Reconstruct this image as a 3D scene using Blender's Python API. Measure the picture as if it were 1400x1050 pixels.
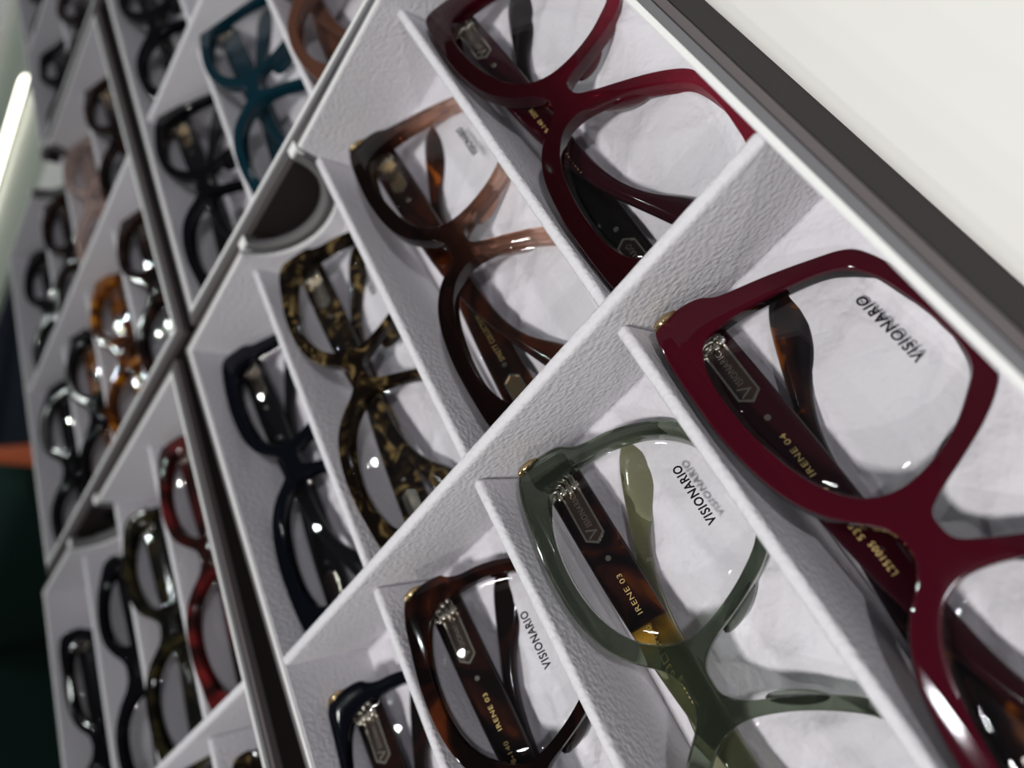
import bpy, bmesh, math, random
from mathutils import Vector, Matrix

# ---------------------------------------------------------------- basics
S = 0.0115                       # metres per layout unit
D = bpy.data
C = bpy.context.scene.collection
SC = bpy.context.scene
for o in list(D.objects): D.objects.remove(o)

def W(u, v, z):                  # layout (u towards the viewer, v to the right, z up) -> world
    return Vector((v*S, -u*S, z*S))

# ---------------------------------------------------------------- camera
cd = D.cameras.new('camera'); cam = D.objects.new('camera', cd); C.objects.link(cam)
R = ((0.57583847, -0.42837777, -0.69634945), (-0.65287286, -0.75361702, -0.07627856), (-0.49210475, 0.49855178, -0.71363789))
cx, cy, cz = Vector(R[0]).normalized(), -Vector(R[1]).normalized(), -Vector(R[2]).normalized()
M = Matrix((cx, cy, cz)).transposed().to_4x4()
M.translation = Vector((21.48244, -21.69102, 12.47057))*S
cam.matrix_world = M
cd.sensor_width = 36; cd.lens = 36*1024.71/1400
cd.clip_start = 0.005; cd.clip_end = 30
cd.dof.use_dof = True; cd.dof.focus_distance = 17.2*S; cd.dof.aperture_fstop = cd.lens/3.7
SC.camera = cam

# ---------------------------------------------------------------- world and lamps
wd = D.worlds.new('World'); SC.world = wd; wd.use_nodes = True
wn = wd.node_tree.nodes; wl = wd.node_tree.links
bg = wn['Background']
tc = wn.new('ShaderNodeTexCoord'); sp = wn.new('ShaderNodeSeparateXYZ'); rp = wn.new('ShaderNodeValToRGB')
wl.new(tc.outputs['Generated'], sp.inputs[0]); wl.new(sp.outputs['Z'], rp.inputs[0]); wl.new(rp.outputs[0], bg.inputs[0])
rp.color_ramp.elements[0].position = 0.0; rp.color_ramp.elements[0].color = (.10, .09, .09, 1)
rp.color_ramp.elements[1].position = 0.6; rp.color_ramp.elements[1].color = (.62, .62, .66, 1)
bg.inputs[1].default_value = 0.09

def spot_lamp(name, u, v, z, r, power, col, tu, tv, cone):
    ld = D.lights.new(name, 'SPOT'); ld.shadow_soft_size = r*S; ld.energy = power; ld.color = col
    ld.spot_size = math.radians(cone); ld.spot_blend = 1
    o = D.objects.new(name, ld); C.objects.link(o); o.location = W(u, v, z)
    o.rotation_euler = (W(tu, tv, 0)-o.location).to_track_quat('-Z', 'Y').to_euler()
    return o
def disk_lamp(name, u, v, z, r, power, col, tu, tv):
    ld = D.lights.new(name, 'AREA'); ld.shape = 'DISK'; ld.size = 2*r*S; ld.energy = power; ld.color = col
    o = D.objects.new(name, ld); C.objects.link(o); o.location = W(u, v, z)
    o.rotation_euler = (W(tu, tv, 0)-o.location).to_track_quat('-Z', 'Y').to_euler()
    return o
spot_lamp('ceiling_spot_or_fill', 62, 6, 150, 10, 96, (1, .985, .955), 20, 26, 42)
disk_lamp('ceiling_spot_or_fill', 40, -190, 120, 3.5, 3.8, (.96, .97, 1), 8, 8)
disk_lamp('ceiling_spot_or_fill', 60, 150, 130, 5, 10, (.97, .95, 1), 8, 8)  # fill lamp added on the right to lift the shaded divider faces
disk_lamp('ceiling_spot_or_fill', 170, 30, 150, 3, 7, (1, .98, .96), 8, 8)  # extra lamp behind the camera, added for glints on the frames
for lv, lu in ((-50, -135), (-32, -137), (-95, -141), (-8, -55)):      # small bright spots of a ceiling track
    disk_lamp('ceiling_spot_or_fill', lu, lv, 140, 1.9, 2.7, (.93, 1, .97), -5, 0)

SC.view_settings.view_transform = 'Standard'; SC.view_settings.look = 'None'
SC.view_settings.exposure = 0.0; SC.view_settings.gamma = 1; SC.view_settings.use_curve_mapping = False

# ---------------------------------------------------------------- materials
def mat(name, col, rough=.5, spec=.5, metal=0, trans=0, ior=1.47, coat=0, bump=None, emit=None):
    m = D.materials.new(name); m.use_nodes = True; n = m.node_tree.nodes; l = m.node_tree.links
    b = n['Principled BSDF']; b.inputs['Base Color'].default_value = (*col, 1)
    b.inputs['Roughness'].default_value = rough; b.inputs['Metallic'].default_value = metal
    b.inputs['Specular IOR Level'].default_value = spec; b.inputs['Transmission Weight'].default_value = trans
    b.inputs['IOR'].default_value = ior; b.inputs['Coat Weight'].default_value = coat
    b.inputs['Coat Roughness'].default_value = .03
    if emit: b.inputs['Emission Color'].default_value = (*emit[0], 1); b.inputs['Emission Strength'].default_value = emit[1]
    if bump:
        prev = None
        tc = n.new('ShaderNodeTexCoord')
        for kind, scale, strength, dist in bump:
            if kind == 'noise':
                t = n.new('ShaderNodeTexNoise'); t.inputs['Scale'].default_value = scale; t.inputs['Detail'].default_value = 4; out = t.outputs['Fac']
            elif kind == 'fold':
                t = n.new('ShaderNodeTexNoise'); t.inputs['Scale'].default_value = scale; t.inputs['Detail'].default_value = 3
                t.inputs['Distortion'].default_value = 1.2
                a = n.new('ShaderNodeMath'); a.operation = 'SUBTRACT'; a.inputs[1].default_value = .5; l.new(t.outputs['Fac'], a.inputs[0])
                a2 = n.new('ShaderNodeMath'); a2.operation = 'ABSOLUTE'; l.new(a.outputs[0], a2.inputs[0]); 
                l.new(tc.outputs['Object'], t.inputs['Vector'])
                bp = n.new('ShaderNodeBump'); bp.inputs['Strength'].default_value = strength; bp.inputs['Distance'].default_value = dist
                l.new(a2.outputs[0], bp.inputs['Height'])
                if prev: l.new(prev.outputs[0], bp.inputs['Normal'])
                prev = bp; continue
            else:
                t = n.new('ShaderNodeTexVoronoi'); t.feature = 'SMOOTH_F1'; t.inputs['Scale'].default_value = scale; out = t.outputs['Distance']
            l.new(tc.outputs['Object'], t.inputs['Vector'])
            bp = n.new('ShaderNodeBump'); bp.inputs['Strength'].default_value = strength; bp.inputs['Distance'].default_value = dist
            bp.invert = kind == 'cell'
            l.new(out, bp.inputs['Height'])
            if prev: l.new(prev.outputs[0], bp.inputs['Normal'])
            prev = bp
        l.new(prev.outputs[0], b.inputs['Normal'])
    return m

def pattern(name, stops, scale=90, trans=.2, distort=1.5, coat=.1, rough=.08):
    """acetate with a mottled tortoise pattern"""
    m = mat(name, (0, 0, 0), rough, .2, 0, trans, 1.45, coat*.5); n = m.node_tree.nodes; l = m.node_tree.links
    tc = n.new('ShaderNodeTexCoord'); t = n.new('ShaderNodeTexNoise'); r = n.new('ShaderNodeValToRGB')
    t.inputs['Scale'].default_value = scale; t.inputs['Detail'].default_value = 1.5; t.inputs['Distortion'].default_value = distort
    l.new(tc.outputs['Object'], t.inputs['Vector']); l.new(t.outputs['Fac'], r.inputs[0]); l.new(r.outputs[0], n['Principled BSDF'].inputs['Base Color'])
    e = r.color_ramp.elements
    while len(e) < len(stops): e.new(.5)
    for k, (p, c) in enumerate(stops): e[k].position = p; e[k].color = (*c, 1)
    return m

def gradient(name, stops, trans=.6, z0=0., z1=4.4*S):
    """acetate that changes colour from the lower rim (0) to the brow (1)"""
    m = mat(name, (0, 0, 0), .06, .22, 0, trans, 1.4, .06); n = m.node_tree.nodes; l = m.node_tree.links
    tc = n.new('ShaderNodeTexCoord'); s = n.new('ShaderNodeSeparateXYZ'); q = n.new('ShaderNodeMapRange'); r = n.new('ShaderNodeValToRGB')
    l.new(tc.outputs['Object'], s.inputs[0]); l.new(s.outputs['Y'], q.inputs[0])
    q.inputs[1].default_value = z0; q.inputs[2].default_value = z1
    l.new(q.outputs[0], r.inputs[0]); l.new(r.outputs[0], n['Principled BSDF'].inputs['Base Color'])
    e = r.color_ramp.elements
    while len(e) < len(stops): e.new(.5)
    for k, (p, c) in enumerate(stops): e[k].position = p; e[k].color = (*c, 1)
    return m

MT = {}
MT['liner'] = mat('white_leatherette', (.64, .63, .655), .72, .25, bump=[('noise', 120, .05, .002), ('cell', 760, .7, .0005)])
MT['pad'] = mat('white_leatherette_pad', (.68, .66, .705), .68, .25, bump=[('fold', 34, .7, .003), ('cell', 650, .5, .0005)])
MT['piping'] = mat('off_white_edge', (.78, .78, .77), .75, .2, bump=[('cell', 900, .4, .0004)])
MT['rim'] = mat('grey_linen_rim', (.15, .147, .155), .6, .3, bump=[('noise', 1500, .4, .0004)])
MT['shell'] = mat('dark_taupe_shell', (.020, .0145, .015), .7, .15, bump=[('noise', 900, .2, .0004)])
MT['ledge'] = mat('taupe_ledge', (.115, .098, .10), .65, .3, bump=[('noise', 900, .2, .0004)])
MT['card'] = mat('grey_card', (.17, .17, .165), .8, .2)
MT['counter'] = mat('cream_counter', (.80, .795, .76), .35, .4, bump=[('noise', 9, .02, .002)])
MT['sage'] = mat('sage_counter', (.40, .46, .38), .3, .5, bump=[('noise', 9, .02, .002)])
MT['gold'] = mat('gold_metal', (.80, .60, .33), .18, .5, 1)
MT['steel'] = mat('pale_metal', (.62, .58, .50), .22, .5, 1)
MT['bronze'] = mat('dark_bronze_plate', (.05, .034, .028), .3, .4, .7)
MT['ink'] = mat('black_print', (.01, .01, .012), .6, .2)
MT['goldink'] = mat('gold_print', (.75, .55, .22), .35, .5, .6)

def lens_mat():
    m = D.materials.new('clear_demo_lens'); m.use_nodes = True; n = m.node_tree.nodes; l = m.node_tree.links
    n.remove(n['Principled BSDF']); out = n['Material Output']
    t = n.new('ShaderNodeBsdfTransparent'); t.inputs[0].default_value = (.985, .985, .985, 1)
    g = n.new('ShaderNodeBsdfGlossy'); g.inputs['Roughness'].default_value = 0.02; g.inputs[0].default_value = (1, 1, 1, 1)
    f = n.new('ShaderNodeLayerWeight'); f.inputs[0].default_value = .5
    p = n.new('ShaderNodeMath'); p.operation = 'POWER'; p.inputs[1].default_value = 5; l.new(f.outputs['Facing'], p.inputs[0])
    q = n.new('ShaderNodeMath'); q.operation = 'MULTIPLY_ADD'; q.inputs[1].default_value = .5; q.inputs[2].default_value = .026; l.new(p.outputs[0], q.inputs[0])
    mx = n.new('ShaderNodeMixShader'); l.new(q.outputs[0], mx.inputs[0]); l.new(t.outputs[0], mx.inputs[1]); l.new(g.outputs[0], mx.inputs[2])
    l.new(mx.outputs[0], out.inputs[0]); return m
MT['lens'] = lens_mat()

A_ = lambda name, c, trans=0., **k: mat(name, c, .07, .2, 0, trans, 1.45, .05, **k)
def laminate(name, front, back):
    m = mat(name, front, .07, .2, 0, 0, 1.45, .05); n = m.node_tree.nodes; l = m.node_tree.links
    tc = n.new('ShaderNodeTexCoord'); s = n.new('ShaderNodeSeparateXYZ'); l.new(tc.outputs['Object'], s.inputs[0])
    a = n.new('ShaderNodeMath'); a.operation = 'MULTIPLY'; l.new(s.outputs['X'], a.inputs[0]); l.new(s.outputs['X'], a.inputs[1])
    b = n.new('ShaderNodeMath'); b.operation = 'MULTIPLY_ADD'; b.inputs[1].default_value = .0085/S; l.new(a.outputs[0], b.inputs[0]); l.new(s.outputs['Z'], b.inputs[2])
    c = n.new('ShaderNodeMath'); c.operation = 'GREATER_THAN'; c.inputs[1].default_value = .07*S; l.new(b.outputs[0], c.inputs[0])
    x = n.new('ShaderNodeMix'); x.data_type = 'RGBA'; x.inputs[6].default_value = (*back, 1); x.inputs[7].default_value = (*front, 1)
    l.new(c.outputs[0], x.inputs[0]); l.new(x.outputs[2], n['Principled BSDF'].inputs['Base Color']); return m
MT['maroon'] = laminate('maroon_over_black_acetate', (.045, .0028, .0078), (.003, .002, .002))
MT['maroon_in'] = A_('dark_maroon_temple', (.016, .002, .004))
MT['burgundy'] = gradient('burgundy_acetate', [(0, (.24, .014, .032)), (.35, (.10, .004, .012)), (.75, (.035, .002, .005)), (1, (.022, .0015, .003))], .5)
MT['green'] = A_('smoky_green_acetate', (.17, .205, .15), .95)
MT['black'] = A_('black_acetate', (.003, .003, .004))
MT['navy'] = A_('navy_black_acetate', (.0022, .0026, .005))
MT['teal'] = A_('deep_teal_acetate', (.003, .022, .034), .1)
MT['brown_grad'] = gradient('brown_crystal_acetate', [(0, (.80, .56, .46)), (.34, (.42, .22, .15)), (.60, (.07, .022, .012)), (.8, (.015, .004, .003)), (1, (.012, .003, .002))], .85)
MT['amber_brown'] = pattern('amber_brown_acetate', [(.42, (.014, .004, .002)), (.6, (.06, .012, .003)), (.72, (.42, .10, .008))], 45, .4)
MT['tort_dark'] = pattern('dark_tortoise_acetate', [(.45, (.004, .002, .002)), (.60, (.018, .005, .003)), (.74, (.09, .02, .006))], 55, .15)
MT['tort_temple'] = pattern('tortoise_temple', [(.46, (.004, .002, .003)), (.58, (.022, .006, .004)), (.72, (.30, .08, .006))], 62, .2)
MT['tort_olive'] = pattern('olive_tortoise_acetate', [(.45, (.005, .003, .002)), (.56, (.026, .016, .006)), (.70, (.22, .15, .06))], 110, .2)
MT['tort_amber'] = pattern('amber_tortoise_acetate', [(.38, (.03, .008, .002)), (.54, (.20, .055, .005)), (.70, (.80, .33, .025))], 50, .35)
MT['olive'] = pattern('black_olive_acetate', [(.42, (.004, .004, .003)), (.64, (.035, .028, .010))], 45, .1)
MT['red'] = pattern('red_brown_acetate', [(.42, (.022, .005, .004)), (.70, (.20, .016, .018))], 40, .45)
MT['pink'] = A_('pink_crystal_acetate', (.82, .66, .60), .85)
MT['copper'] = A_('copper_brown_acetate', (.13, .055, .035), .35)
MT['brownblack'] = pattern('brown_black_acetate', [(.45, (.006, .003, .003)), (.65, (.035, .015, .010))], 50, .15)
def two_part(name):
    m = pattern(name, [(.46, (.004, .002, .003)), (.58, (.022, .006, .004)), (.72, (.30, .08, .006))], 62, .2); n = m.node_tree.nodes; l = m.node_tree.links
    b = n['Principled BSDF']; src = b.inputs['Base Color'].links[0].from_socket
    tc = n.new('ShaderNodeTexCoord'); s = n.new('ShaderNodeSeparateXYZ'); l.new(tc.outputs['Object'], s.inputs[0])
    q = n.new('ShaderNodeMapRange'); l.new(s.outputs['X'], q.inputs[0]); q.inputs[1].default_value = 1.0*S; q.inputs[2].default_value = 1.9*S
    e = n.new('ShaderNodeValToRGB'); l.new(q.outputs[0], e.inputs[0]); el = e.color_ramp.elements; el[0].color = (.20, .22, .12, 1); el[1].color = (0, 0, 0, 1)
    k = el.new(.5); k.color = (.55, .30, .03, 1)
    g = n.new('ShaderNodeMath'); g.operation = 'GREATER_THAN'; g.inputs[1].default_value = 1.75*S; l.new(s.outputs['X'], g.inputs[0])
    x = n.new('ShaderNodeMix'); x.data_type = 'RGBA'; l.new(g.outputs[0], x.inputs[0]); l.new(e.outputs[0], x.inputs[6]); l.new(src, x.inputs[7]); l.new(x.outputs[2], b.inputs['Base Color'])
    t = n.new('ShaderNodeMath'); t.operation = 'MULTIPLY_ADD'; t.inputs[1].default_value = -.65; t.inputs[2].default_value = .85; l.new(g.outputs[0], t.inputs[0]); l.new(t.outputs[0], b.inputs['Transmission Weight'])
    return m
MT['tort_to_olive'] = two_part('tortoise_to_olive_temple')
MT['olive_clear'] = A_('olive_clear_tip', (.34, .34, .20), .9)

# ---------------------------------------------------------------- mesh helpers
def link(name, me, m=None, parent=None):
    o = D.objects.new(name, me); C.objects.link(o)
    if m is not None:
        if len(me.materials) == 0: me.materials.append(m)
        o.material_slots[0].link = 'OBJECT'; o.material_slots[0].material = m
    if parent: o.parent = parent
    return o
def fin(bm, name, smooth=False):
    bmesh.ops.recalc_face_normals(bm, faces=bm.faces)
    for f in bm.faces: f.smooth = smooth
    me = D.meshes.new(name); bm.to_mesh(me); bm.free(); return me
def add_box(bm, x0, x1, y0, y1, z0, z1, bev=0, seg=2, rot=None):
    r = bmesh.ops.create_cube(bm, size=1)
    vs = r['verts']
    for v in vs: v.co = Vector(((x0+x1)/2+v.co.x*(x1-x0), (y0+y1)/2+v.co.y*(y1-y0), (z0+z1)/2+v.co.z*(z1-z0)))*S
    if bev:
        es = {e for v in vs for e in v.link_edges}
        bmesh.ops.bevel(bm, geom=list(es), offset=bev*S, segments=seg, affect='EDGES', profile=.5)
def box(name, m, parent, x0, x1, y0, y1, z0, z1, bev=0, seg=3, label=None):
    bm = bmesh.new(); add_box(bm, x0, x1, y0, y1, z0, z1, bev, seg)
    o = link(name, fin(bm, name, bev > 0), m, parent)
    if label: o['label'] = label
    return o
def empty(name, loc, rot, label, cat, group=None):
    o = D.objects.new(name, None); C.objects.link(o); o.location = loc; o.rotation_euler = rot; o.empty_display_size = .01
    o['label'] = label; o['category'] = cat
    if group: o['group'] = group
    return o
def prism(bm, pts, y0, y1):
    """polygon in x,z extruded along y"""
    a = [bm.verts.new(Vector((x, y0, z))*S) for x, z in pts]; b = [bm.verts.new(Vector((x, y1, z))*S) for x, z in pts]
    bm.faces.new(a); bm.faces.new(b[::-1]); k = len(pts)
    for i in range(k): bm.faces.new((a[i], a[(i+1) % k], b[(i+1) % k], b[i]))

# ---------------------------------------------------------------- counters and room
FLOORZ, BASEZ = -3.11, -3.75
box('counter_top', MT['counter'], None, -23.2, 70, -45, 40.4, BASEZ-3, BASEZ)
o = D.objects['counter_top']; o['label'] = 'cream white counter carrying the trays of eyeglasses'; o['category'] = 'counter'
o = box('counter_top', MT['sage'], None, -75, 70, 40.5, 66, BASEZ-.5, BASEZ)
o['label'] = 'pale sage green counter surface beyond the farthest trays'; o['category'] = 'counter'
o = box('ledge', MT['counter'], None, -75, 70, 66.05, 74, BASEZ-2, BASEZ+.8, .2)
o['label'] = 'off-white ledge at the far edge of the sage counter'; o['category'] = 'ledge'
fl = box('floor', mat('dark_floor', (.03, .028, .028), .5, bump=[('noise', 20, .1, .003)]), None, -700, 300, -200, 700, -86, -84); fl['kind'] = 'structure'

def light_bar():
    t = empty('light_bar', W(-53.2, -19.6, BASEZ), (0, 0, 0), 'glowing warm white light bar lying on the sage counter', 'light')
    bm = bmesh.new(); n = 12
    rings = []
    for x, s in [(0, .02), (-.12, .55), (-.4, .85), (-.9, 1), (-34, 1)]:
        rings.append([bm.verts.new(Vector((x, s*.45*math.cos(math.pi*k/n), .18+s*.5*math.sin(math.pi*k/n)))*S) for k in range(n+1)])
    for a, b in zip(rings, rings[1:]):
        for k in range(n): bm.faces.new((a[k], a[k+1], b[k+1], b[k]))
        bm.faces.new((a[n], a[0], b[0], b[n]))
    bm.faces.new(rings[-1]); bm.faces.new(rings[0])
    link('diffuser', fin(bm, 'diffuser', True), mat('warm_glow', (1, .97, .85), .5, emit=((1, .96, .80), 5)), t)
    box('base_rail', MT['card'], t, -34, -.3, -.7, .7, 0, .18, .04)
light_bar()

# ---------------------------------------------------------------- trays
def rect_ring(bm, x0, x1, y0, y1, th, z0, z1, notch=None, bev=0):
    """four walls around the rectangle x0..x1, y0..y1; far wall (y1) may carry a round notch (x centre, radius)"""
    add_box(bm, x0-th, x0, y0-th, y1+th, z0, z1, bev)
    add_box(bm, x1, x1+th, y0-th, y1+th, z0, z1, bev)
    add_box(bm, x0, x1, y0-th, y0, z0, z1, bev)
    if not notch: add_box(bm, x0, x1, y1, y1+th, z0, z1, bev)
    else:
        nx, r = notch; n = 24
        if z1-z0 < r: add_box(bm, x0, nx-r, y1, y1+th, z0, z1); add_box(bm, nx+r, x1, y1, y1+th, z0, z1); return
        pts = [(x0, z0), (x1, z0), (x1, z1)]+[(nx+r*math.cos(math.pi*k/n), z1-r*1.02*math.sin(math.pi*k/n)) for k in range(n+1)]+[(x0, z1)]
        prism(bm, pts, y1, y1+th)

prism2 = prism
def wrinkled_pad(name, x0, x1, y0, y1, seed, m, parent, amp=.03, nx=40, ny=90):
    rnd = random.Random(seed); bm = bmesh.new()
    w = [(rnd.uniform(.8, 2.4), rnd.uniform(0, math.pi), rnd.uniform(0, 6.28), rnd.uniform(.4, 1)) for _ in range(5)]
    g = []
    for j in range(ny+1):
        row = []
        for i in range(nx+1):
            x = x0+(x1-x0)*i/nx; y = y0+(y1-y0)*j/ny; h = 0
            for f, a, p, q in w:
                s = math.sin(f*(x*math.cos(a)+y*math.sin(a))+p+.7*math.sin(.9*x-.6*y+p)); h += q*(1-abs(s))**2
            e = min(i, nx-i, j, ny-j)/4
            row.append(bm.verts.new(Vector((x, y, FLOORZ+amp*h*min(1, e)-.0))*S))
        g.append(row)
    for j in range(ny):
        for i in range(nx): bm.faces.new((g[j][i], g[j][i+1], g[j+1][i+1], g[j+1][i]))
    edge = [g[0][i] for i in range(nx+1)]+[g[j][nx] for j in range(1, ny+1)]+[g[ny][i] for i in range(nx-1, -1, -1)]+[g[j][0] for j in range(ny-1, 0, -1)]
    low = [bm.verts.new(Vector((v.co.x, v.co.y, (FLOORZ-.3)*S))) for v in edge]; k = len(edge)
    for i in range(k): bm.faces.new((edge[i], low[i], low[(i+1) % k], edge[(i+1) % k]))
    bm.faces.new(low)
    return link(name, fin(bm, name, True), m, parent)

def tray(u0, v0, phi, V, rows, divs, label, notch=None, hz=0.0, fine=False, flare=0):
    """u0,v0: far-left inner corner of the liner. local x = v, local y = -u"""
    t = empty('display_tray', W(u0, v0, 0), (0, 0, phi), label, 'tray', 'grey display trays with white compartments')
    L = rows[0]+rows[1]+.34
    bm = bmesh.new(); rect_ring(bm, 0, V, -L, 0, .13, FLOORZ-.3, .04, notch and (notch, 2.45))
    lin = link('liner_wall', fin(bm, 'liner_wall'), MT['piping'], t)
    bm = bmesh.new(); rect_ring(bm, -.13, V+.13, -L-.13, .13, .19, FLOORZ-.5, 0, notch and (notch, 1.9))
    link('rim_band', fin(bm, 'rim_band'), MT['rim'], t)
    bm = bmesh.new(); rect_ring(bm, -.34, V+.34, -L-.34, .34, .17, -.32, -.07, notch and (notch, 1.9))
    link('rim_ledge', fin(bm, 'rim_ledge'), MT['ledge'], t)
    bm = bmesh.new(); rect_ring(bm, -.34, V+.34, -L-.34, .34, .165, BASEZ+.002, -.33, notch and (notch, 1.75))
    add_box(bm, -.33, V+.33, -L-.33, .33, BASEZ+.002, FLOORZ-.32)
    if flare: prism2(bm, [(V+.506, -.34), (V+.53, -.34), (V+.53+flare, BASEZ+.002), (V+.506, BASEZ+.002)], -L-.505, .505)
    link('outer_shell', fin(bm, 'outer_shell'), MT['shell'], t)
    if notch:
        # grey card showing inside the larger liner notch, white folded corners at both ends of the notch
        for s in (-1, 1):
            bm = bmesh.new(); x = notch+s*2.15
            prism(bm, [(x-.22, .05), (x+.22, .05), (x+.10, -.3), (x-.10, -.3)], .10, .52)
            link('folded_corner', fin(bm, 'folded_corner'), MT['piping'], t)
        bm = bmesh.new(); n = 24; ri, ro, k = 1.9, 2.2, 0
        a = [[bm.verts.new(Vector((notch+r*math.cos(math.pi*i/n), y, -.02-r*1.02*math.sin(math.pi*i/n)))*S) for i in range(n+1)] for r, y in ((ri, .06), (ro, .06), (ro, .12), (ri, .50), )]
        for q in range(4):
            for i in range(n): bm.faces.new((a[q][i], a[q][i+1], a[(q+1) % 4][i+1], a[(q+1) % 4][i]))
        link('notch_edging', fin(bm, 'notch_edging', True), MT['card'], t)
    # long divider across the tray
    y = -rows[0]
    box('long_divider', MT['liner'], t, 0, V, y-.34, y, FLOORZ-.29, -hz, .13, 4)
    for r, (ya, yb) in enumerate([(-rows[0], 0), (-L, -rows[0]-.34)]):
        for d in divs: box('cross_divider', MT['liner'], t, d-.3, d, ya, yb, FLOORZ-.29, -.70-hz, .12, 4)
        xs = [0]+list(divs)+[V]
        for k in range(4):
            x0 = xs[k]; x1 = xs[k+1]-(.3 if k < 3 else 0)
            wrinkled_pad('cell_pad', x0+.005, x1-.005, ya+.005, yb-.005, r*7+k+int(V*3), MT['pad'], t, *((.11, 44, 110) if fine else (.03, 10, 24)))
    # thin liner skins on the inner faces of the walls, in the same leatherette as the dividers
    bm = bmesh.new(); 
    add_box(bm, 0, .04, -L, 0, FLOORZ, -.03); add_box(bm, V-.04, V, -L, 0, FLOORZ, -.03); add_box(bm, 0, V, -L, -L+.04, FLOORZ, -.03)
    if notch:
        n = 24; r = 2.45
        pts = [(0, FLOORZ), (V, FLOORZ), (V, -.03)]+[(notch+r*math.cos(math.pi*k/n), -.0-r*1.02*math.sin(math.pi*k/n)) for k in range(n+1)]+[(0, -.03)]
        prism(bm, pts, -.04, 0)
    else: add_box(bm, 0, V, -.04, 0, FLOORZ, -.03)
    link('wall_lining', fin(bm, 'wall_lining'), MT['liner'], t)
    return t

tA = tray(0, 0, 0, 20.37, (13.27, 13.0), (4.73, 10.06, 15.73), 'nearest and largest-looking tray, holding the maroon and smoky green eyeglasses', 7.65, 0, True, .40)
tB = tray(-26.35, 2.25, -.05, 20.4, (12.3, 12.3), (4.7, 9.9, 15.2), 'tray behind the nearest one, holding the teal eyeglasses', None, .25)
tC = tray(-1.3, -21.35, -.05, 19.4, (13.0, 13.0), (4.3, 9.5, 14.4), 'tray at the lower left, holding the translucent red eyeglasses', 7.1, .05)
tD = tray(-26.9, -19.35, -.035, 19.4, (12.0, 12.0), (4.85, 9.5, 14.4), 'far left tray, holding the amber tortoise eyeglasses', 7.9, .1)
tE = tray(-50.2, -9.4, -.05, 20.4, (11.0, 11.0), (4.9, 9.9, 15.2), 'most distant tray, cut off by the top left edge of the picture', None, .1)

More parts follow.
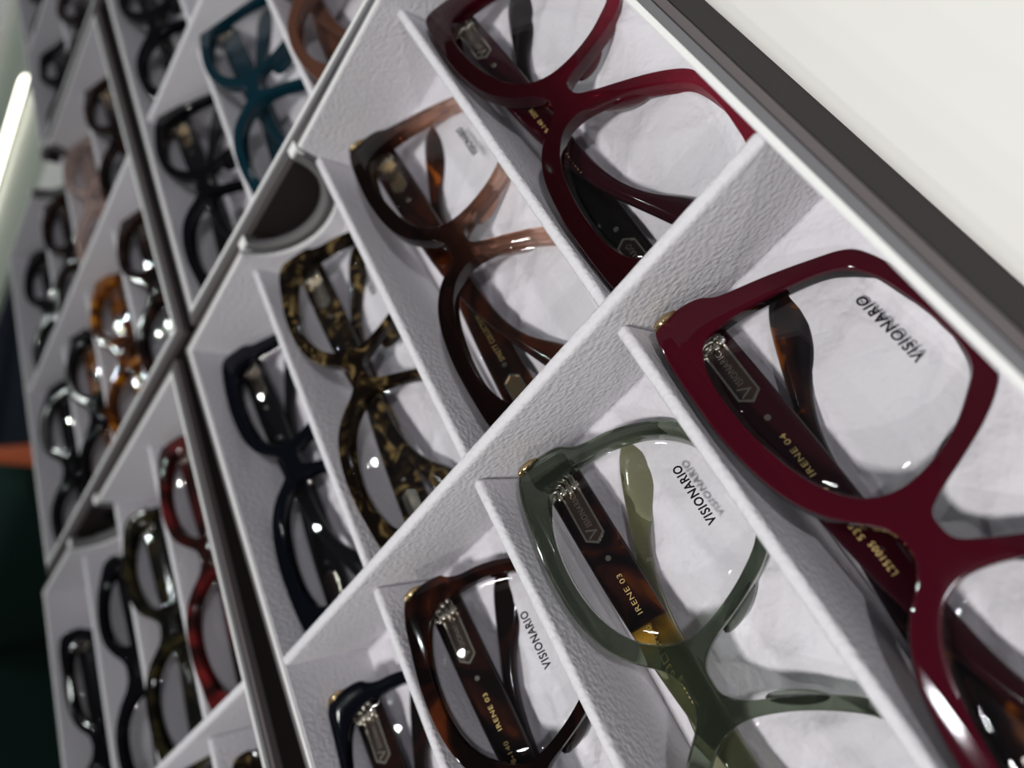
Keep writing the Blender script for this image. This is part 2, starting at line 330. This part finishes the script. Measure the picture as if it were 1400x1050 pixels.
# ---------------------------------------------------------------- eyeglasses
def cr(pts, n=8, closed=True):
    """Catmull-Rom through control points"""
    out = []; k = len(pts)
    rng = range(k) if closed else range(k-1)
    for i in rng:
        if closed: p0, p1, p2, p3 = pts[i-1], pts[i], pts[(i+1) % k], pts[(i+2) % k]
        else: p0, p1, p2, p3 = pts[max(i-1, 0)], pts[i], pts[i+1], pts[min(i+2, k-1)]
        for j in range(n):
            t = j/n
            out.append(tuple(.5*((2*p1[q])+(-p0[q]+p2[q])*t+(2*p0[q]-5*p1[q]+4*p2[q]-p3[q])*t*t+(-p0[q]+3*p1[q]-3*p2[q]+p3[q])*t**3) for q in (0, 1)))
    if not closed: out.append(pts[-1])
    return out
SHAPES = {
 # inner: lens opening (right half); outer: from the bridge underside round to the bridge top (right half)
 'square': dict(
  inner=[(5.12, 3.85), (5.38, 3.45), (5.44, 2.7), (5.36, 1.8), (5.2, 1.0), (4.95, .55), (4.5, .28), (3.9, .15), (3.1, .07), (2.45, .1), (2.0, .25), (1.68, .6), (1.32, 1.1), (1.05, 1.65), (.88, 2.2), (.84, 2.7), (.98, 3.15), (1.3, 3.5), (1.8, 3.78), (2.5, 3.98), (3.4, 4.1), (4.4, 4.08)],
  outer=[(0, 2.5), (.28, 2.42), (.52, 2.0), (.74, 1.5), (1.05, .85), (1.4, .3), (1.75, -.02), (2.3, -.18), (3.2, -.22), (4.2, -.12), (4.9, .05), (5.35, .35), (5.62, 1.1), (5.85, 1.95), (5.98, 2.6), (6.08, 2.95), (6.27, 3.25), (6.32, 3.7), (6.22, 4.3), (5.7, 4.5), (4.6, 4.58), (3.4, 4.58), (2.3, 4.44), (1.55, 4.2), (1.0, 3.85), (.6, 3.42), (.3, 3.18), (0, 3.12)]),
 'rounded': dict(
  inner=[(5.2, 4.02), (5.52, 3.55), (5.6, 2.8), (5.52, 2.0), (5.25, 1.2), (4.75, .6), (4.1, .28), (3.3, .15), (2.5, .2), (1.95, .48), (1.5, 1.1), (1.15, 1.8), (.93, 2.5), (.93, 3.0), (1.12, 3.45), (1.6, 3.95), (2.4, 4.3), (3.4, 4.42), (4.4, 4.32)],
  outer=[(0, 2.82), (.32, 2.76), (.62, 2.4), (.86, 1.8), (1.15, 1.15), (1.55, .5), (2.1, .02), (2.9, -.15), (3.7, -.12), (4.5, .12), (5.2, .5), (5.66, 1.2), (5.9, 1.95), (5.98, 2.6), (6.1, 2.95), (6.28, 3.2), (6.32, 3.7), (6.24, 4.3), (5.7, 4.58), (4.8, 4.72), (3.7, 4.82), (2.6, 4.76), (1.7, 4.52), (1.1, 4.12), (.62, 3.6), (.3, 3.4), (0, 3.36)]),
 'round': dict(
  inner=[(4.95, 3.85), (5.35, 3.2), (5.42, 2.4), (5.2, 1.6), (4.75, .95), (4.1, .5), (3.3, .35), (2.5, .5), (1.85, .95), (1.4, 1.6), (1.18, 2.4), (1.22, 3.1), (1.6, 3.75), (2.3, 4.2), (3.2, 4.35), (4.2, 4.25)],
  outer=[(0, 3.0), (.4, 2.9), (.76, 2.4), (1.0, 1.55), (1.45, .8), (2.2, .2), (3.2, 0), (4.2, .12), (5.0, .6), (5.52, 1.35), (5.76, 2.2), (5.95, 2.9), (6.22, 3.2), (6.3, 3.65), (6.15, 4.1), (5.5, 4.35), (4.5, 4.65), (3.2, 4.75), (2.1, 4.58), (1.3, 4.15), (.75, 3.7), (.35, 3.5), (0, 3.46)]),
 'cat': dict(
  inner=[(5.0, 4.0), (5.42, 3.7), (5.5, 3.0), (5.3, 2.1), (4.85, 1.3), (4.2, .65), (3.4, .3), (2.6, .3), (1.95, .75), (1.45, 1.5), (1.1, 2.3), (1.0, 2.9), (1.25, 3.4), (1.9, 3.75), (2.9, 3.95), (4.0, 4.05)],
  outer=[(0, 2.55), (.35, 2.48), (.62, 2.1), (.95, 1.35), (1.4, .6), (2.0, .05), (2.9, -.15), (3.8, 0), (4.7, .55), (5.35, 1.4), (5.75, 2.3), (6.02, 2.9), (6.3, 3.35), (6.4, 3.9), (6.3, 4.45), (5.5, 4.6), (4.3, 4.5), (3.0, 4.42), (1.9, 4.22), (1.1, 3.85), (.6, 3.42), (.3, 3.3), (0, 3.25)]),
}
K = .0085                                           # face curve of the fronts
def bow(x): return -K*x*x
def lens_z(x, y):
    xc, yc = (3.2 if x > 0 else -3.2), 2.2
    return -.02+.16-((x-xc)**2+(y-yc)**2)/(2*12.5)+bow(xc)-2*K*xc*(x-xc)
MESH = {}
def front_mesh(shape):
    key = 'front_'+shape
    if key in MESH: return MESH[key]
    s = SHAPES[shape]
    h = cr([(-a, b) for a, b in s['outer'][2:0:-1]]+s['outer']+[(-a, b) for a, b in s['outer'][-2:-4:-1]], 6, False)
    h = [p for p in h if p[0] >= 0]
    half = h if h[0][0] == 0 else [(0, s['outer'][0][1])]+h
    half = [p for i, p in enumerate(half) if i == 0 or abs(p[0]-half[i-1][0])+abs(p[1]-half[i-1][1]) > 1e-4]
    half = [p for p in half if p[0] > 1e-4]
    full = [(0, s['outer'][0][1])]+half+[(0, s['outer'][-1][1])]+[(-a, b) for a, b in half[::-1]]
    inn = cr(s['inner'], 5)
    cu = D.curves.new(key, 'CURVE'); cu.dimensions = '2D'; cu.fill_mode = 'BOTH'; cu.extrude = .18; cu.bevel_depth = .05; cu.bevel_resolution = 3; cu.offset = -.045
    for loop in (full, inn, [(-a, b) for a, b in inn]):
        sp = cu.splines.new('POLY'); sp.points.add(len(loop)-1); sp.use_cyclic_u = True
        for i, (a, b) in enumerate(loop): sp.points[i].co = (a, b, 0, 1)
    tmp = D.objects.new('tmp', cu); C.objects.link(tmp)
    bpy.context.view_layer.update()
    me = D.meshes.new_from_object(tmp.evaluated_get(bpy.context.evaluated_depsgraph_get())); me.name = key
    D.objects.remove(tmp); D.curves.remove(cu)
    for v in me.vertices:
        x, y, z = v.co; v.co = ((x)*S, y*S, (z+bow(x))*S)
    bm = bmesh.new(); bm.from_mesh(me)
    bmesh.ops.remove_doubles(bm, verts=bm.verts, dist=1e-6)
    bmesh.ops.triangulate(bm, faces=[f for f in bm.faces if len(f.verts) > 4])
    bmesh.ops.recalc_face_normals(bm, faces=bm.faces)
    for f in bm.faces: f.smooth = True
    for e in bm.edges:
        if len(e.link_faces) == 2 and e.calc_face_angle(0) > math.radians(13): e.smooth = False
    bm.to_mesh(me); bm.free()
    MESH[key] = me; return me
def lens_mesh(shape, side):
    key = 'lens_%s_%d' % (shape, side)
    if key in MESH: return MESH[key]
    inn = cr(SHAPES[shape]['inner'], 3); bm = bmesh.new(); N = len(inn)
    xc, yc = sum(p[0] for p in inn)/N, sum(p[1] for p in inn)/N
    lay = []
    for dz in (0, -.14):
        rings = []
        for t in (1.015, .85, .65, .45, .25):
            rings.append([bm.verts.new(Vector((side*(xc+(a-xc)*t), yc+(b-yc)*t, lens_z(side*(xc+(a-xc)*t), yc+(b-yc)*t)+dz))*S) for a, b in inn])
        c = bm.verts.new(Vector((side*xc, yc, lens_z(side*xc, yc)+dz))*S)
        for a, b in zip(rings, rings[1:]):
            for i in range(N): bm.faces.new((a[i], a[(i+1) % N], b[(i+1) % N], b[i]))
        for i in range(N): bm.faces.new((rings[-1][i], rings[-1][(i+1) % N], c))
        lay.append(rings[0])
    for i in range(N): bm.faces.new((lay[0][i], lay[0][(i+1) % N], lay[1][(i+1) % N], lay[1][i]))
    MESH[key] = fin(bm, key, True); return MESH[key]

def temple_mesh(side, hgt, thin=1.):
    """folded temple lying behind the front. side 1: hinged at +x, closest to the front; -1: hinged at -x, behind it"""
    key = 'temple_%d_%.2f_%.2f' % (side, hgt, thin)
    if key in MESH: return MESH[key]
    zb = -.86 if side > 0 else -1.32
    st = []                                       # x travelled, y centre, z centre, height, thickness
    prof = [(0, 3.6, 0, hgt), (.6, 3.57, 0, hgt), (3, 3.5, 0, hgt*.98), (5.2, 3.42, 0, hgt*.84), (7.2, 3.28, .02, hgt*.58), (8.5, 3.02, .06, hgt*.42), (9.5, 2.64, .14, hgt*.44), (10.4, 2.15, .22, hgt*.74), (11.1, 1.78, .27, hgt*.86), (11.55, 1.56, .30, hgt*.66), (11.72, 1.48, .31, hgt*.2)]
    P = cr([(a, b) for a, b, *_ in prof], 4, False)
    Z = cr([(a, c) for a, _, c, _ in prof], 4, False); H = cr([(a, d) for a, _, _, d in prof], 4, False)
    bm = bmesh.new(); rings = []; n = 16
    for i, (px, py) in enumerate(P):
        q = P[min(i+1, len(P)-1)]; r = P[max(i-1, 0)]; d = Vector((q[0]-r[0], q[1]-r[1])).normalized(); nrm = Vector((-d.y, d.x))
        hh = H[i][1]/2; tt = (.17+.04*min(max(px-7, 0)/2, 1))*thin
        if i >= len(P)-2: tt *= .6
        ring = []
        for k in range(n):
            a = 2*math.pi*k/n; ca, sa = math.cos(a), math.sin(a)
            e = .45+.4*min(max(px-5, 0)/4, 1)
            sx = math.copysign(abs(ca)**e, ca)*hh; sz = math.copysign(abs(sa)**e, sa)*tt
            ring.append(bm.verts.new(Vector((side*(5.95-(px+nrm.x*sx)), py+nrm.y*sx, zb+Z[i][1]+sz))*S))
        rings.append(ring)
    for a, b in zip(rings, rings[1:]):
        for k in range(n): bm.faces.new((a[k], a[(k+1) % n], b[(k+1) % n], b[k]))
    bm.faces.new(rings[0]); bm.faces.new(rings[-1])
    MESH[key] = fin(bm, key, True); return MESH[key]

def pad_mesh(side):
    key = 'pad%d' % side
    if key in MESH: return MESH[key]
    bm = bmesh.new(); bmesh.ops.create_uvsphere(bm, u_segments=16, v_segments=10, radius=1)
    m = Matrix.Rotation(side*math.radians(27), 3, 'Z') @ Matrix.Rotation(side*math.radians(20), 3, 'Y')
    for v in bm.verts:
        p = m @ Vector((v.co.x*.11, v.co.y*.62, v.co.z*.34)); v.co = (p+Vector((side*.98, 1.55, -.30)))*S
    MESH[key] = fin(bm, key, True); return MESH[key]
def endpiece_mesh(side):
    key = 'end%d' % side
    if key in MESH: return MESH[key]
    bm = bmesh.new(); add_box(bm, *sorted((side*5.62, side*6.2)), 3.15, 4.2, -.80 if side > 0 else -1.22, -.38, .12, 4)
    MESH[key] = fin(bm, key, True); return MESH[key]
def hinge_mesh(side):
    key = 'hinge%d' % side
    if key in MESH: return MESH[key]
    bm = bmesh.new(); zb = -.62 if side > 0 else -1.06
    for k in range(5):
        y = 3.28+k*.155; dx = .0 if k % 2 else .06
        x0, x1 = sorted((side*(5.18+dx), side*(5.66))); add_box(bm, x0, x1, y, y+.13, zb-.06, zb+.14, .03, 2)
    bmesh.ops.create_cone(bm, cap_ends=True, segments=14, radius1=.07*S, radius2=.07*S, depth=.82*S, matrix=Matrix.Translation(Vector((side*5.36, 3.65, zb+.04))*S) @ Matrix.Rotation(math.pi/2, 4, 'X'))
    MESH[key] = fin(bm, key, True); return MESH[key]
def trim_mesh(side):
    key = 'trim%d' % side
    if key in MESH: return MESH[key]
    bm = bmesh.new(); x = side*6.2
    a = [(x+side*.10, 3.75), (x+side*.17, 4.02), (x+side*.08, 4.34), (x-side*.10, 4.40), (x-side*.02, 4.05)]
    lo = [bm.verts.new(Vector((p, q, -.52))*S) for p, q in a]; hi = [bm.verts.new(Vector((p, q, -.03))*S) for p, q in a]
    bm.faces.new(lo); bm.faces.new(hi[::-1])
    for i in range(5): bm.faces.new((lo[i], lo[(i+1) % 5], hi[(i+1) % 5], hi[i]))
    bmesh.ops.bevel(bm, geom=bm.edges[:], offset=.03*S, segments=2, affect='EDGES')
    MESH[key] = fin(bm, key, True); return MESH[key]

def text_mesh(body, size, x0, y0, width=None, zf=0., lens=False, bold=.0, first_big=False):
    cu = D.curves.new('txt', 'FONT'); cu.body = body; cu.size = size; cu.extrude = .006; cu.offset = bold; cu.resolution_u = 3
    cu.space_character = 1.12
    tmp = D.objects.new('tmp', cu); C.objects.link(tmp); bpy.context.view_layer.update()
    me = D.meshes.new_from_object(tmp.evaluated_get(bpy.context.evaluated_depsgraph_get())); D.objects.remove(tmp); D.curves.remove(cu)
    xs = [v.co.x for v in me.vertices]; w = max(xs)-min(xs); mn = min(xs); sc = (width/w) if width else 1
    for v in me.vertices:
        x = x0+(v.co.x-mn)*sc; y = y0+v.co.y; z = v.co.z+(lens_z(x, y)+.012 if lens else zf)
        v.co = (x*S, y*S, z*S)
    me.name = 'lettering'; return me
def plaque(t, parent, m, zf, word=True, side=1):
    """metal inlay with one pointed end near the hinge and its engraved lettering"""
    bm = bmesh.new()
    o = [(5.32, 3.28), (5.32, 3.80), (4.02, 3.80), (3.84, 3.54), (4.02, 3.28)]; i_ = [(5.27, 3.33), (5.27, 3.75), (4.05, 3.75), (3.91, 3.54), (4.05, 3.33)]
    o = [(side*x, y) for x, y in o]; i_ = [(side*x, y) for x, y in i_]
    a = [bm.verts.new(Vector((x, y, zf-.06))*S) for x, y in o]; b = [bm.verts.new(Vector((x, y, zf+.02))*S) for x, y in o]
    c = [bm.verts.new(Vector((x, y, zf+.02))*S) for x, y in i_]; d = [bm.verts.new(Vector((x, y, zf))*S) for x, y in i_]
    for k in range(5):
        j = (k+1) % 5
        for p, q in ((a, b), (b, c), (c, d)): bm.faces.new((p[k], p[j], q[j], q[k]))
    link('plate_border', fin(bm, 'plate_border'), MT['steel'], parent)
    bm = bmesh.new(); lo = [bm.verts.new(Vector((x, y, zf-.05))*S) for x, y in i_]; hi = [bm.verts.new(Vector((x, y, zf+.002))*S) for x, y in i_]
    bm.faces.new(lo); bm.faces.new(hi)
    for k in range(5): bm.faces.new((lo[k], lo[(k+1) % 5], hi[(k+1) % 5], hi[k]))
    pl = link('name_plate', fin(bm, 'name_plate'), m, parent)
    if word:
        x0 = 4.02 if side > 0 else -5.28
        link('lettering', text_mesh('V', .42, x0, 3.40, .26, zf+.004), MT['steel'], parent)
        link('lettering', text_mesh('ISIONARIO', .22, x0+.30, 3.46, .90, zf+.004), MT['steel'], parent)
    return pl
def dot(parent, x, y, zf, r=.085):
    bm = bmesh.new(); bmesh.ops.create_cone(bm, cap_ends=True, segments=16, radius1=r*S, radius2=r*.8*S, depth=.04*S, matrix=Matrix.Translation(Vector((x, y, zf))*S))
    return link('rivet', fin(bm, 'rivet'), MT['steel'], parent)

def glasses(label, u, v, shape, front, temple=None, tip=None, tilt=28, yaw=0, zb=-2.92, hgt=1.04, hinges=True, trim=None, lens_text=None, inner=None, plate=None, texts=(), texts2=(), scale=1, group=None, roll=0, flip=0):
    t = empty('eyeglasses', W(u, v, zb), (math.radians(tilt), math.radians(roll), math.radians(90+yaw+flip)), label, 'eyeglasses', group or 'eyeglasses in the tray compartments')
    t.rotation_mode = 'XYZ'; t.scale = (scale,)*3
    link('front_frame', front_mesh(shape), MT[front], t)
    for s in (1, -1):
        ln = link('lens', lens_mesh(shape, s), MT['lens'], t)
        if s == 1 and lens_text:
            link('lettering', text_mesh('VISIONARIO', .30, lens_text[0], lens_text[1], lens_text[2], lens=True, bold=.008), MT['ink'], ln)
        te = link('temple', temple_mesh(s, hgt), MT[(temple if s > 0 else (tip or temple)) or front], t)
        if tip and s < 0 : te['label'] = {'olive_clear': 'clear olive green temple'}.get(tip, 'tortoise patterned temple')
        elif temple: te['label'] = {'tort_temple': 'tortoise patterned temple', 'tort_to_olive': 'tortoise temple turning clear olive', 'maroon_in': 'dark maroon temple', 'amber_brown': 'amber brown temple', 'tort_amber': 'amber temple'}.get(temple, 'dark temple')
        if s == 1:
            if plate: plaque(t, te, MT[plate], -.685, word=plate != 'gold'); dot(te, 3.42, 3.52, -.68)
            for body, x0, x1, y0 in texts: link('lettering', text_mesh(body, .185, x0, y0, x1-x0, -.682), MT['goldink'], te)
        else:
            if plate: plaque(t, te, MT[plate], -1.145, word=plate != 'gold', side=-1); dot(te, -3.5, 3.52, -1.14)
            for body, x0, x1, y0 in texts2: link('lettering', text_mesh(body, .22, x0, y0, x1-x0, -1.142), MT['goldink'], te)
        link('endpiece', endpiece_mesh(s), MT[front], t)
        link('nose_pad', pad_mesh(s), MT[front], t)
        if hinges: link('hinge', hinge_mesh(s), MT['steel'], t)
        if trim: link('corner_trim', trim_mesh(s), MT[trim], t)
    return t

IR = lambda n: [('IRENE '+n, 1.98, 2.98, 3.44), ('53\u25a118-140', .55, 1.68, 3.44), ('L251005', -.22, .44, 3.36)]
# nearest tray, near row
glasses('large square maroon acetate eyeglasses, closest to the camera', 20.3, 20.0, 'square', 'maroon', 'maroon_in', 'tort_temple', zb=-3.0, trim='gold', lens_text=(2.6, .68, 1.75), plate='bronze', texts=IR('04'))
glasses('translucent smoky green eyeglasses with a tortoise temple, beside the large maroon pair', 20.4, 14.9, 'rounded', 'green', 'tort_to_olive', 'olive_clear', zb=-3.0, trim='gold', lens_text=(2.68, .95, 1.58), plate='bronze', texts=IR('03'))
glasses('dark brown tortoise eyeglasses left of the smoky green pair', 20.6, 9.2, 'rounded', 'tort_dark', 'tort_dark', zb=-3.0, trim='gold', lens_text=(2.56, 1.32, 1.58), plate='bronze', texts=IR('03'))
glasses('navy black eyeglasses cut off at the bottom edge, left of the dark brown tortoise pair', 21.25, 4.05, 'rounded', 'navy', 'tort_dark', zb=-3.0, trim='gold', plate='bronze')
# nearest tray, far row
glasses('glossy burgundy eyeglasses with red translucent lower rims, at the top against the tray edge', 7.1, 19.95, 'square', 'burgundy', 'maroon_in', 'maroon', zb=-3.0, plate='bronze', texts=[('DEMI', .75, 1.1, 3.4), ('53\u25a118-140', -.5, .6, 3.4), ('L251001', -1.75, -.95, 3.32)])
glasses('brown eyeglasses fading to clear pinkish lower rims with an amber temple', 7.2, 15.0, 'square', 'brown_grad', 'amber_brown', zb=-3.0, trim='gold', lens_text=(2.66, .84, 1.45), plate='gold', texts2=[('SPRETT COLLECTION', -3.35, -1.55, 3.42), ('5409', -1.4, -.95, 3.40)])
glasses('olive and black tortoise eyeglasses between the brown pair and the navy black pair', 7.2, 9.5, 'rounded', 'tort_olive', 'tort_olive', zb=-3.0, lens_text=(2.5, 1.4, 1.35), plate='steel', yaw=-1)
glasses('navy black rounded eyeglasses in the left compartment beside the tray rim', 6.9, 4.15, 'square', 'navy', 'black', zb=-3.0, plate='bronze')
# tray behind
glasses('black eyeglasses with gold hinges in the tray behind, left of the teal pair', -7.4, 5.5, 'rounded', 'black', plate='gold', yaw=-2, tilt=34)
glasses('deep teal eyeglasses standing tilted in the tray behind', -7.6, 10.6, 'rounded', 'teal', yaw=-3)
glasses('copper brown eyeglasses at the top edge, right of the teal pair', -7.8, 15.6, 'round', 'copper', yaw=-2)
glasses('black eyeglasses at the top edge in the far row of the tray behind', -20.2, 6.15, 'round', 'black', yaw=-3, tilt=33)
# lower left tray
glasses('translucent red brown eyeglasses beside the dark gap between the trays', 6.3, -3.1, 'rounded', 'red', yaw=-3, tilt=26)
glasses('black and olive eyeglasses left of the translucent red pair', 6.9, -8.0, 'rounded', 'olive', yaw=-3)
glasses('slim black eyeglasses behind the white divider, left of the black and olive pair', 6.8, -12.2, 'round', 'black', yaw=-3)
glasses('black eyeglasses in the leftmost compartment of the lower left tray', 8.0, -17.75, 'cat', 'black', yaw=-3, tilt=36)
glasses('brown tortoise eyeglasses peeking in at the bottom edge of the lower left tray', 20.4, -3.7, 'round', 'tort_olive', yaw=-3)
# far left tray
glasses('dark brown eyeglasses in the far left tray next to the grey rim', -8.0, -1.3, 'round', 'brownblack', yaw=-2)
glasses('amber tortoise eyeglasses, the only orange yellow pair', -7.9, -6.1, 'round', 'tort_amber', yaw=-2)
glasses('black eyeglasses with a yellow amber temple, left of the amber tortoise pair', -7.9, -10.9, 'round', 'black', 'tort_amber', yaw=-2)
glasses('black eyeglasses at the left rim below the yellow templed pair', -7.6, -15.7, 'round', 'black', yaw=-2, tilt=32)
glasses('dark brown eyeglasses with gold hinges in the far row beside the grey rim', -20.4, -.9, 'rounded', 'brownblack', plate='gold', yaw=-2)
glasses('pale pink crystal eyeglasses in the far row of the far left tray', -20.4, -5.7, 'round', 'pink', yaw=-2)
glasses('black brown eyeglasses left of the pale pink crystal pair', -20.4, -10.4, 'rounded', 'brownblack', yaw=-2)
glasses('slim black eyeglasses leaning on the far left corner of the tray', -20.4, -15.4, 'round', 'black', yaw=-2)
# most distant tray
glasses('dark green black eyeglasses in the left compartment of the most distant tray', -33.4, -6.2, 'round', 'black', yaw=-3)
glasses('brown tortoise eyeglasses at the top edge in the most distant tray', -33.4, -1.3, 'round', 'brownblack', yaw=-3)
glasses('black eyeglasses in the top left corner of the most distant tray', -44.4, -5.6, 'round', 'black', yaw=-3)

# ---------------------------------------------------------------- blurred things beyond the counter, far left
def along(px, py, s):
    d = Vector(((px-700)/1024.71, (py-525)/1024.71, 1)); w = Vector([sum(R[k][i]*d[k] for k in range(3)) for i in range(3)]).normalized()
    return Vector((21.48, -21.69, 12.47))+w*s
def armchair():
    # dark green upholstered armchair
    x, y = -150, 40
    t = empty('armchair', Vector((x, y, -84))*S, (0, 0, 0), 'dark green upholstered armchair, blurred beyond the left end of the counter', 'armchair')
    g = mat('dark_green_velvet', (.012, .035, .028), .85, .2, bump=[('noise', 60, .3, .004)])
    box('seat', g, t, -38, 38, -34, 34, 18, 40, 5, 4)
    box('backrest', g, t, -44, -26, -40, 40, 12, 84, 6, 4)
    box('armrest', g, t, -40, 40, 30, 44, 10, 62, 5, 4); box('armrest', g, t, -40, 40, -44, -30, 10, 62, 5, 4)
    for a in (-34, 34):
        for b in (-34, 34): box('leg', MT['brownblack'], t, a-2, a+2, b-2, b+2, 0, 12, .5)
def cabinet():
    p = (-150, 150)
    t = empty('cabinet', Vector((p[0], p[1], -84))*S, (0, 0, math.radians(38)), 'dark brown open cabinet, blurred at the left picture edge', 'cabinet')
    m = mat('dark_brown_wood', (.035, .020, .017), .5, bump=[('noise', 40, .1, .002)])
    box('back_panel', m, t, -50, 50, 18, 20, 0, 90); 
    for a in (-50, 48): box('side_panel', m, t, a, a+2, -20, 18, 0, 90)
    for z in (2, 30, 58, 88): box('shelf', m, t, -48, 48, -20, 18, z, z+2, .3)
    return t, p
armchair(); cabinet()
for k, (z, l) in enumerate([(32, 'lower'), (60, 'upper')]):
    t = empty('storage_box', Vector((-150, 150, -84+z))*S, (0, 0, math.radians(38)), 'blue grey storage box on the %s shelf of the dark brown cabinet' % l, 'box')
    m = mat('blue_grey_board', (.045, .06, .085), .8, .2)
    box('body', m, t, -42, 42, -17, 14, .01, 18, .6); box('lid', m, t, -43, 43, -18, 15, 18, 22, .6)
p = along(26, 622, 150)
t = empty('safety_cone', Vector((p.x, p.y, -84))*S, (0, 0, 0), 'small orange cone, blurred between cabinet and green armchair', 'cone')
om = mat('orange_plastic', (.75, .14, .03), .5)
bm = bmesh.new(); h = p.z+84+6
bmesh.ops.create_cone(bm, cap_ends=True, segments=28, radius1=8*S, radius2=.8*S, depth=h*S, matrix=Matrix.Translation((0, 0, (h/2+2)*S)))
link('cone_body', fin(bm, 'cone_body', True), om, t); box('base', om, t, -18, 18, -18, 18, 0, 2, .5)
